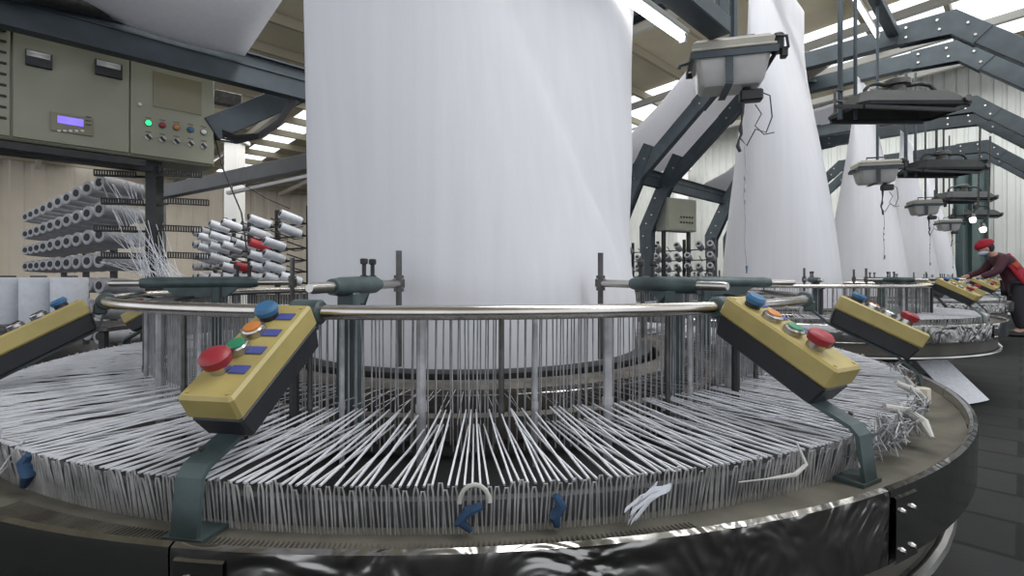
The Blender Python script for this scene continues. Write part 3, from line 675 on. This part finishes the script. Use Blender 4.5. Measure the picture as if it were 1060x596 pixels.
def creel(name, label, lo, hi, zs, n, L, r, group, labeler, ms=('bobbin',), pick=None, peg=True, rz=axis_rot, tilt=0., skip=0.):
    rnd = random.Random(n)
    lo = Vector(lo); hi = Vector(hi); root = thing(name, label, 'creel', (lo.x, lo.y, 0)); B = Vector((lo.x, lo.y, 0))
    d = (hi-lo); pts = []
    AX = Vector((math.cos(rz), math.sin(rz), -math.sin(tilt))); back = AX*(L+.05)
    for ti, z in enumerate(zs):
        m_ = MB()
        m_.tube([lo+Vector((0, 0, z))-B+back, hi+Vector((0, 0, z))-B+back], .012, 6)
        m_.build('tier_bar', 'darkm', root, True)
        for i in range(n):
            p = lo+d*(i/(n-1.))+Vector((0, 0, z))
            if rnd.random() >= skip: pts.append((p, (ti, i)))
            if peg:
                m_ = MB(); m_.tube([p-B+AX*(L*.3), p-B+AX*(L+.12)], .008, 6); m_.tube([p-B+AX*(L+.10), p-B+AX*(L+.12), p-B+AX*(L+.22)+Vector((0, 0, .05))], .006, 5); m_.build('bobbin_peg', 'darkm', root)
    for q in (0, .33, .66, 1):
        p = lo+d*q-B+AX*(L+.09); m_ = MB(); m_.beam(p, p+Vector((0, 0, max(zs)+.22)), .05, .05, Vector((1, 0, 0))); m_.build('creel_post', 'darkm', root)
    place_bobbins(pts, L, r, group, labeler, ms, rz=rz, tilt=tilt, pick=pick)
    return root
zsA = [CAMZ+h for h in (.82, .59, .37, .15, -.07, -.29, -.51)]
creel('yarn_creel', 'tall creel rack of grey bobbins at the left under the cabinet', (-3.57, 4.40, 0), (-6.6, 6.9, 0), zsA, 10, .38, .070, 'grey bobbins on the left creel',
      lambda k: 'grey bobbin, left creel, %s tier from the top, %s from the near end' % (ordw[k[0]], ordw[k[1]]), rz=math.radians(74), tilt=.06)
# guide combs and converging yarns between creel and post
pp = UV(pu, VF-.15, 0)
for i, h in enumerate((.80, .57, .35, .13)):
    for j, sx in enumerate((-.42, .12)):
        c = Vector((pp.x+sx+.06*(i % 2), pp.y-.10, CAMZ+h+.03)); m_ = MB(); m_.beam(c, c+Vector((.30, .05, -.01)), .02, .008); m_.beam(c+Vector((0, 0, .045)), c+Vector((.30, .05, .035)), .02, .008)
        for q in range(17): t = c+Vector((.30, .05, -.01))*(q/16.); m_.beam(t, t+Vector((0, 0, .045)), .009, .008, Vector((1, 0, 0)))
        m_.tube([c, Vector((pp.x, pp.y, c.z))], .010, 5)
        o = m_.build('yarn_comb', 'darkm'); recentre(o, c); tag(o, 'black slotted yarn comb %s the stand post, %s from the top' % (('left of', 'right of')[j], ordw[i]), 'yarn comb', 'yarn combs on the stand post')
m_ = MB()
for i in range(60):
    a = Vector((-3.45+random.uniform(0, .35), 4.30+random.uniform(-.1, .2), random.choice(zsA[:4])-.02)); e = Vector((-2.95+random.uniform(0, .35), 4.05, CAMZ+random.uniform(-.05, .02)))
    m_.tube([a, e], .0028, 3)
o = m_.build('creel_yarns', 'yarn'); recentre(o, (-3.2, 4.2, .9)); o['kind'] = 'stuff'; tag(o, 'white yarns running down from the left creel toward the nearest loom', 'yarn')
# creel behind, left of the tube
def pickr(i, k): return 'bobbin_r' if k in ((1, 3), (2, 2), (4, 3)) else 'bobbin_w'
pB = P(290, HY, 5.6); pB2 = P(205, HY, 6.8)
creel('yarn_creel', 'creel rack of white bobbins just left of the big fabric tube', (pB.x, pB.y, 0), (pB2.x, pB2.y, 0), [CAMZ+h for h in (.70, .56, .42, .28, .15, .02)], 7, .24, .052, 'white bobbins on the creel left of the big tube',
      lambda k: '%s bobbin, creel beside the big tube, %s tier down, %s from near end' % ('red' if k in ((1, 3), (2, 2), (4, 3)) else 'white', ordw[k[0]], ordw[k[1]]), ('bobbin_w', 'bobbin_r'), pickr, rz=math.radians(48), tilt=.30, skip=.2)
pB = P(262, HY, 8.0); pB2 = P(200, HY, 9.6)
creel('yarn_creel', 'farther creel rack of small grey bobbins behind the white one', (pB.x, pB.y, 0), (pB2.x, pB2.y, 0), [CAMZ+h for h in (.85, .62, .40, .2, 0)], 7, .28, .07, 'grey bobbins on the farther creel',
      lambda k: 'small grey bobbin, farther creel behind, %s tier down, %s from near end' % (ordw[k[0]], ordw[k[1]]))
pB = P(735, HY, 9.2); pB2 = P(650, HY, 10.6)
creel('yarn_creel', 'creel rack of grey bobbins seen between the big tube and the second tube', (pB.x, pB.y, 0), (pB2.x, pB2.y, 0), [CAMZ+h for h in (.62, .42, .22, .04, -.14)], 9, .26, .060, 'grey bobbins on the creel between the tubes',
      lambda k: 'grey bobbin, creel between the tubes, %s tier down, %s from right end' % (ordw[k[0]], ordw[k[1]]), rz=math.radians(60), tilt=.3, skip=.2)
# slanting girder over the creels, with a bare batten lamp under it
m_ = MB(); a = P(165, 200, 6.3); e = P(345, 163, 4.6); m_.beam(a, e, .10, .15, Zc, .006); m_.beam(Vector((a.x, a.y, 0)), a, .1, .1, Vector((1, 0, 0))); m_.beam(Vector((e.x, e.y, 0)), e, .1, .1, Vector((1, 0, 0)))
o = m_.build('creel_girder', mat('grey_girder', (.13, .135, .135), .5, .2, .2, 5)); recentre(o, (a.x, a.y, 0)); tag(o, 'grey steel girder spanning above the creels left of the big tube', 'beam')
m_ = MB(); m_.beam(P(236, 200, 5.4), P(330, 180, 4.65), .04, .03); m_.tube([P(240, 197, 5.4), P(240, 188, 5.45)], .01, 5); o = m_.build('lamp_batten', 'white'); recentre(o, P(236, 200, 5.4)); tag(o, 'unlit white lamp batten below the grey girder left of the big tube', 'lamp')
# far cabinet behind the second brace
c = P(700, 218, 9.5); root = thing('control_cabinet', 'small grey control cabinet far back behind the dark knee of the gantry', 'control cabinet', (c.x, c.y, 1.75))
R4 = Matrix.Rotation(.5, 3, 'Z'); root.scale = (.8, .8, .8); root.location.z = 1.72; m_ = MB(); m_.box((0, 0, .35), (.95, .35, .75), R4, 1, .012); m_.build('cabinet_body', mat('grey_cabinet', (.22, .23, .20), .5), root)
m_ = MB(); m_.box(R4 @ Vector((.0, -.18, .35)), (.88, .012, .68), R4, 1, .004); dr = m_.build('door', 'cab', root)
for i in range(5):
    for j in range(2):
        m_ = MB(); p = R4 @ Vector((-.05+.09*i, -.188, .18+.12*j)); m_.tube([p, p+(R4 @ Vector((0, -.02, 0)))], .022, 8); m_.build('knob', 'blackp', dr)
m_ = MB()
for x in (-.4, .4): p = R4 @ Vector((x, 0, -.85)); m_.box(p-Vector((0, 0, .20)), (.07, .07, 2.2), R4)
m_.build('cabinet_leg', 'darkm', root)

# white yarn packs on a trolley at the far left
root = thing('trolley', 'low dark trolley carrying the white yarn packs at the left edge', 'trolley', (-2.95, 3.2, 0))
m_ = MB(); m_.box((0, 0, .545), (1.15, .42, .03), None, 1, .004); m_.build('trolley_top', 'iron', root)
for x in (-.52, .52):
    for y in (-.17, .17):
        m_ = MB(); m_.box((x, y, .30), (.035, .035, .47)); lg = m_.build('leg', 'darkm', root)
        m_ = MB(); m_.tube([(x-.012, y, .04), (x+.012, y, .04)], .04, 12); m_.build('caster', 'blackp', lg)
m_ = MB(); m_.box((0, 0, .18), (1.08, .38, .02)); m_.build('trolley_shelf', 'iron', root)
pr = None
for i in range(5):
    x = -2.78-.195*i
    if pr is None:
        m_ = MB(); m_.tube([(0, 0, 0), (0, 0, .006), (0, 0, .28), (0, 0, .29)], [.088, .092, .093, .088], 24); pr = m_.build('yarn_pack', 'bobbin_w', None, True)
        m_ = MB(); m_.tube([(0, 0, .285), (0, 0, .300)], .04, 16); m_.build('core_tube', 'core', pr, True); o = pr
    else: o = copy_tree(pr)
    o.location = (x, 3.2, .5605); tag(o, 'upright white yarn pack on the trolley, %s from the right' % ordw[i], 'yarn pack', 'white yarn packs on the trolley')

# ---------------------------------------------------------------- loose scraps on the near loom
def loomP(deg, r, z): return Vector((CX, CY, 0))+pol(r, deg, z)
def strips_thing(name, label, deg, r, z, n, L, m, seed, w=.006):
    rnd = random.Random(seed); m_ = MB(); c = loomP(deg, r, z)
    for i in range(n):
        p = c+Vector((rnd.uniform(-.012, .012), rnd.uniform(-.01, .01), rnd.uniform(0, .012))); a = rnd.uniform(2.2, 4.4) if i % 2 else rnd.uniform(2.9, 3.6)
        d = Vector((math.cos(a), -.5, math.sin(a)*.6-.3)).normalized(); pts = [p, p+d*L*.5+Vector((0, 0, .006)), p+d*L*rnd.uniform(.8, 1.1)]
        rs = []
        for q in pts: s_ = Vector((.3, .2, .9)).normalized()*w/2; rs.append([q+s_, q+s_+Vector((0, -.001, 0)), q-s_+Vector((0, -.001, 0)), q-s_])
        m_.loft(rs, True)
    o = m_.build(name, m); recentre(o, c); tag(o, label, 'scrap'); return o
strips_thing('tape_scrap', 'bunch of short white tape ends hanging on the hooks right of centre', 14.8, 1.452, .552, 8, .065, 'bobbin_w', 2)
def loopy(name, label, pts, r, m, cat='cloth scrap'):
    m_ = MB(); m_.tube(pts, r, 8); o = m_.build(name, m, None, True); recentre(o, pts[0]); tag(o, label, cat); return o
loopy('cord_loop', 'small tan cord loop standing on the hooks at the front centre', [loomP(4.4+.8*math.cos(t), 1.441, .552+.024*math.sin(t)) for t in [PI*i/8 for i in range(9)]], .0032, 'scrap', 'cord')
loopy('rag', 'blue rag stuck between the hooks just right of centre', [loomP(8.8, 1.434, .555), loomP(9.1, 1.436, .540), loomP(8.7, 1.436, .525), loomP(8.9, 1.434, .512)], [.005, .008, .008, .005], 'bluerag')
loopy('rag', 'blue rag below the cord loop at the front centre', [loomP(4.8, 1.434, .545), loomP(4.0, 1.436, .538), loomP(3.6, 1.436, .525), loomP(4.2, 1.434, .512)], [.005, .008, .007, .004], 'bluerag')
loopy('rag', 'blue rag tied on the hooks at the left edge', [loomP(-25.2, 1.434, .568), loomP(-25.7, 1.436, .553), loomP(-25.1, 1.436, .535), loomP(-25.9, 1.434, .515)], [.005, .010, .010, .006], 'bluerag')
loopy('cloth_strip', 'white cloth strip hooked across the wires right of centre', [loomP(20, 1.446, .548), loomP(22, 1.448, .546), loomP(24.3, 1.452, .545), loomP(25.4, 1.450, .556), loomP(25.4, 1.435, .585)], [.001, .0013, .004, .0035, .0015], 'scrap')
loopy('cloth_strip', 'pale torn cloth strip lying on the table right of the right bracket', [loomP(41, 1.41, .585), loomP(42.5, 1.44, .575), loomP(43, 1.465, .553), loomP(41.5, 1.485, .535)], [.006, .009, .011, .004], 'scrap')
loopy('cloth_strip', 'knotted pale cloth strip on the hooks at the right rim', [loomP(50, 1.40, .60), loomP(51.5, 1.44, .575), loomP(54, 1.455, .545), loomP(57, 1.44, .56), loomP(57, 1.42, .59)], [.006, .009, .009, .008, .005], 'scrap')
loopy('thread_cone', 'small tan roll of tape standing on the table at the right rim', [loomP(58, 1.455, .522), loomP(58, 1.455, .560)], .022, 'cream', 'tape roll')
for i, (d0, lab) in enumerate(((35, 'tangled wires among the hooks right beside the right bracket'), (46, 'tangled wires between the pale strips at the right'), (64, 'tangled wires at the far right hooks'), (-31, 'tangled wires left of the left bracket'), (40, 'tangled wires just behind the right bracket'), (-36, 'tangled wires beside the left blue rag'))):
    rnd = random.Random(i); m_ = MB()
    for q in range(11 if d0 > 0 else 5):
        d = d0+rnd.uniform(-4, 4); r = 1.405; pts = []
        for j in range(7): pts.append(loomP(d+rnd.uniform(-1.3, 1.3), r+.025+rnd.uniform(-.01, .035), .520+rnd.uniform(0, .075)))
        m_.tube(pts, .0016, 4)
    o = m_.build('wire_tangle', 'yarn_g', None, True); recentre(o, loomP(d0, 1.41, .51)); tag(o, lab, 'wire', 'wire tangles on the nearest loom'); o['kind'] = 'stuff'

# ---------------------------------------------------------------- worker leaning over the third loom
def skin(name, verts, edges, m, parent, sub=2):
    me = bpy.data.meshes.new(name); me.from_pydata([v[:3] for v in verts], edges, []); o = bpy.data.objects.new(name, me); C.objects.link(o)
    if parent: o.parent = parent
    me.materials.append(M[m]); md = o.modifiers.new('skin', 'SKIN'); md.use_smooth_shade = True
    for i, v in enumerate(verts):
        r = v[3]; me.skin_vertices[0].data[i].radius = (r, v[4] if len(v) > 4 else r)
    me.skin_vertices[0].data[0].use_root = True
    s_ = o.modifiers.new('sub', 'SUBSURF'); s_.levels = sub; s_.render_levels = sub
    return o
wx, wy = 7.27, 7.42
pr_ = thing('person', 'person in red cap and maroon jacket stooping over a loom at the right', 'person', (wx, wy, 0), math.radians(-24))
pr_.scale = (.95, .95, .95)
# local frame: faces -X, body side axis Y
V_ = [(.06, 0, .76, .135, .115),     # 0 pelvis
      (.03, 0, .95, .125, .135), (-.05, 0, 1.08, .15, .125), (-.14, 0, 1.19, .14, .11), (-.20, 0, 1.24, .055), (-.26, 0, 1.30, .055),   # spine, neck
      (.07, -.09, .74, .095), (.05, -.10, .44, .062), (.10, -.10, .10, .042), (.02, -.10, .045, .040), (-.10, -.10, .035, .030),   # near leg
      (.07, .09, .74, .095), (.08, .11, .44, .062), (.16, .11, .10, .042), (.08, .11, .045, .040), (-.04, .11, .035, .030),
      (-.15, -.17, 1.17, .062), (-.24, -.22, .98, .047), (-.46, -.17, .88, .034), (-.52, -.16, .865, .024),
      (-.15, .17, 1.17, .062), (-.26, .22, .99, .047), (-.50, .15, .90, .034), (-.56, .14, .885, .024)]
E_ = [(0, 1), (1, 2), (2, 3), (3, 4), (4, 5), (0, 6), (6, 7), (7, 8), (8, 9), (9, 10), (0, 11), (11, 12), (12, 13), (13, 14), (14, 15), (3, 16), (16, 17), (17, 18), (18, 19), (3, 20), (20, 21), (21, 22), (22, 23)]
V_ = [v[:3]+tuple(q*(.72 if (i < 4 or i in (6, 7, 11, 12, 16, 17, 20, 21)) else 1) for q in v[3:]) for i, v in enumerate(V_)]
skin('body', V_, E_, 'skin', pr_)
# jacket and trousers follow the body a little larger
J_ = [(.07, 0, .64, .150, .150), (.06, 0, .74, .160, .150), (.05, 0, .84, .165, .150), (.03, 0, .95, .145, .16), (-.05, 0, 1.08, .17, .145), (-.14, 0, 1.19, .165, .15), (-.19, 0, 1.235, .07),
      (-.15, -.17, 1.17, .078), (-.24, -.22, .98, .062), (-.43, -.175, .892, .048), (-.15, .17, 1.17, .078), (-.26, .22, .99, .062), (-.47, .155, .91, .048)]
skin('jacket', J_, [(0, 1), (1, 2), (2, 3), (3, 4), (4, 5), (5, 6), (5, 7), (7, 8), (8, 9), (5, 10), (10, 11), (11, 12)], 'maroon', pr_)
T_ = [(.06, 0, .76, .145, .125), (.07, -.09, .74, .108), (.05, -.10, .44, .078), (.10, -.10, .10, .06), (.07, .09, .74, .108), (.08, .11, .44, .078), (.16, .11, .10, .06)]
skin('trousers', T_, [(0, 1), (1, 2), (2, 3), (0, 4), (4, 5), (5, 6)], 'trouser', pr_)
# red back panel of the jacket: shell over the back
rs = []
for t in [i/8. for i in range(9)]:
    cx_ = .10+(-.15-.10)*t; cz_ = .78+(1.17-.78)*t; row = []
    ax = Vector((-.23, 0, .32)).normalized(); nb_ = Vector((.32, 0, .23)).normalized()
    for q in range(9):
        a = -1.75+2.7*q/8.; hw = .182-.01*t; row.append(Vector((cx_, 0, cz_))+nb_*(.150*math.cos(a)+.012)+Vector((0, 1, 0))*hw*math.sin(a))
    rs.append(row)
m_ = MB(); m_.loft(rs, False, False); o = m_.build('jacket_back', 'redcloth', pr_, True, label='bright red back panel of the jacket'); md = o.modifiers.new('t', 'SOLIDIFY'); md.thickness = .01
rs2 = [[p+Vector((.004, -.006, .008)) for p in r[1:5]] for r in rs[4:8]]; m_ = MB(); m_.loft(rs2, False, False); o = m_.build('back_print', 'orangecloth', pr_, True); md = o.modifiers.new('t', 'SOLIDIFY'); md.thickness = .006
for s_, pts in ((-1, (-.53, -.16, .86)), (1, (-.57, .14, .88))):
    # hand: palm with fingers and thumb, built as one skinned piece
    px_, py_, pz_ = pts; hv = [(px_, py_, pz_, .022, .014), (px_-.05, py_, pz_-.01, .030, .012)]; he = [(0, 1)]
    for i in range(4):
        y = py_-.027+.018*i; l = (.06, .07, .068, .055)[i]; n0 = len(hv)
        hv += [(px_-.065, y, pz_-.012, .009), (px_-.065-l*.5, y, pz_-.022, .008), (px_-.065-l*.85, y, pz_-.045, .006)]; he += [(1, n0), (n0, n0+1), (n0+1, n0+2)]
    n0 = len(hv); hv += [(px_-.03, py_-s_*.035, pz_-.012, .010), (px_-.06, py_-s_*.052, pz_-.025, .008)]; he += [(1, n0), (n0, n0+1)]
    skin('hand', hv, he, 'skin', pr_, 1)
# head with face, cap, mask, hair
hc = Vector((-.31, 0, 1.345)); RH = Matrix.Rotation(math.radians(-28), 3, 'Y')
def blob(name, m, c, sx, sy, sz, fn=None, n=20, k=12):
    rs = []
    for i in range(k+1):
        a = -PI/2+PI*i/k; row = []
        for j in range(n):
            b_ = 2*PI*j/n; p = Vector((math.cos(a)*math.cos(b_), math.cos(a)*math.sin(b_), math.sin(a)))
            if fn: p = fn(p)
            row.append(c+RH @ Vector((p.x*sx, p.y*sy, p.z*sz)))
        rs.append(row)
    m_ = MB(); m_.loft(rs, True); return m_.build(name, m, pr_, True)
def headf(p):
    q = p.copy()
    if p.x < 0 and p.z < 0: q.x *= 1-.15*(-p.z)
    if abs(p.y) < .18 and -.35 < p.z < .15 and p.x < 0: q.x -= .16*(1-abs(p.y)/.18)*(.5-p.z)      # nose
    if p.z < -.2: q.y *= 1+.35*(p.z+.2)
    return q
blob('head', 'skin', hc, .098, .078, .115, headf, 28, 20)
def maskf(p): return Vector((min(p.x, -.1), p.y, p.z))
blob('face_mask', 'mask', hc+RH @ Vector((-.035, 0, -.045)), .080, .070, .052)
for s_ in (-1, 1):
    blob('ear', 'skin', hc+RH @ Vector((.0, s_*.078, -.01)), .020, .010, .030, None, 10, 6)
    blob('eye', 'blackp', hc+RH @ Vector((-.090, s_*.030, .008)), .008, .013, .007, None, 8, 6)
blob('hair', 'trouser', hc+RH @ Vector((.040, 0, .0)), .078, .082, .095, None, 20, 10)
blob('cap', 'redcloth', hc+RH @ Vector((.020, 0, .055)), .128, .108, .085, lambda p: Vector((p.x, p.y, max(p.z, -.35)*(1+.12*math.sin(7*math.atan2(p.y, p.x))*.4))), 28, 14)
m_ = MB(); m_.lathe([(.100, -.012), (.106, 0), (.100, .012), (.094, 0), (.100, -.012)], hc+RH @ Vector((.006, 0, .028)), 24, R=RH @ Matrix.Diagonal((1.02, .88, 1))); m_.build('cap_band', 'redcloth', pr_, True)
for y in (-.10, .11):
    m_ = MB(); x0 = .06 if y < 0 else .12; m_.box((x0-.055, y, .04), (.27, .10, .078), None, 1.05, .025); m_.build('shoe', 'blackp', pr_)
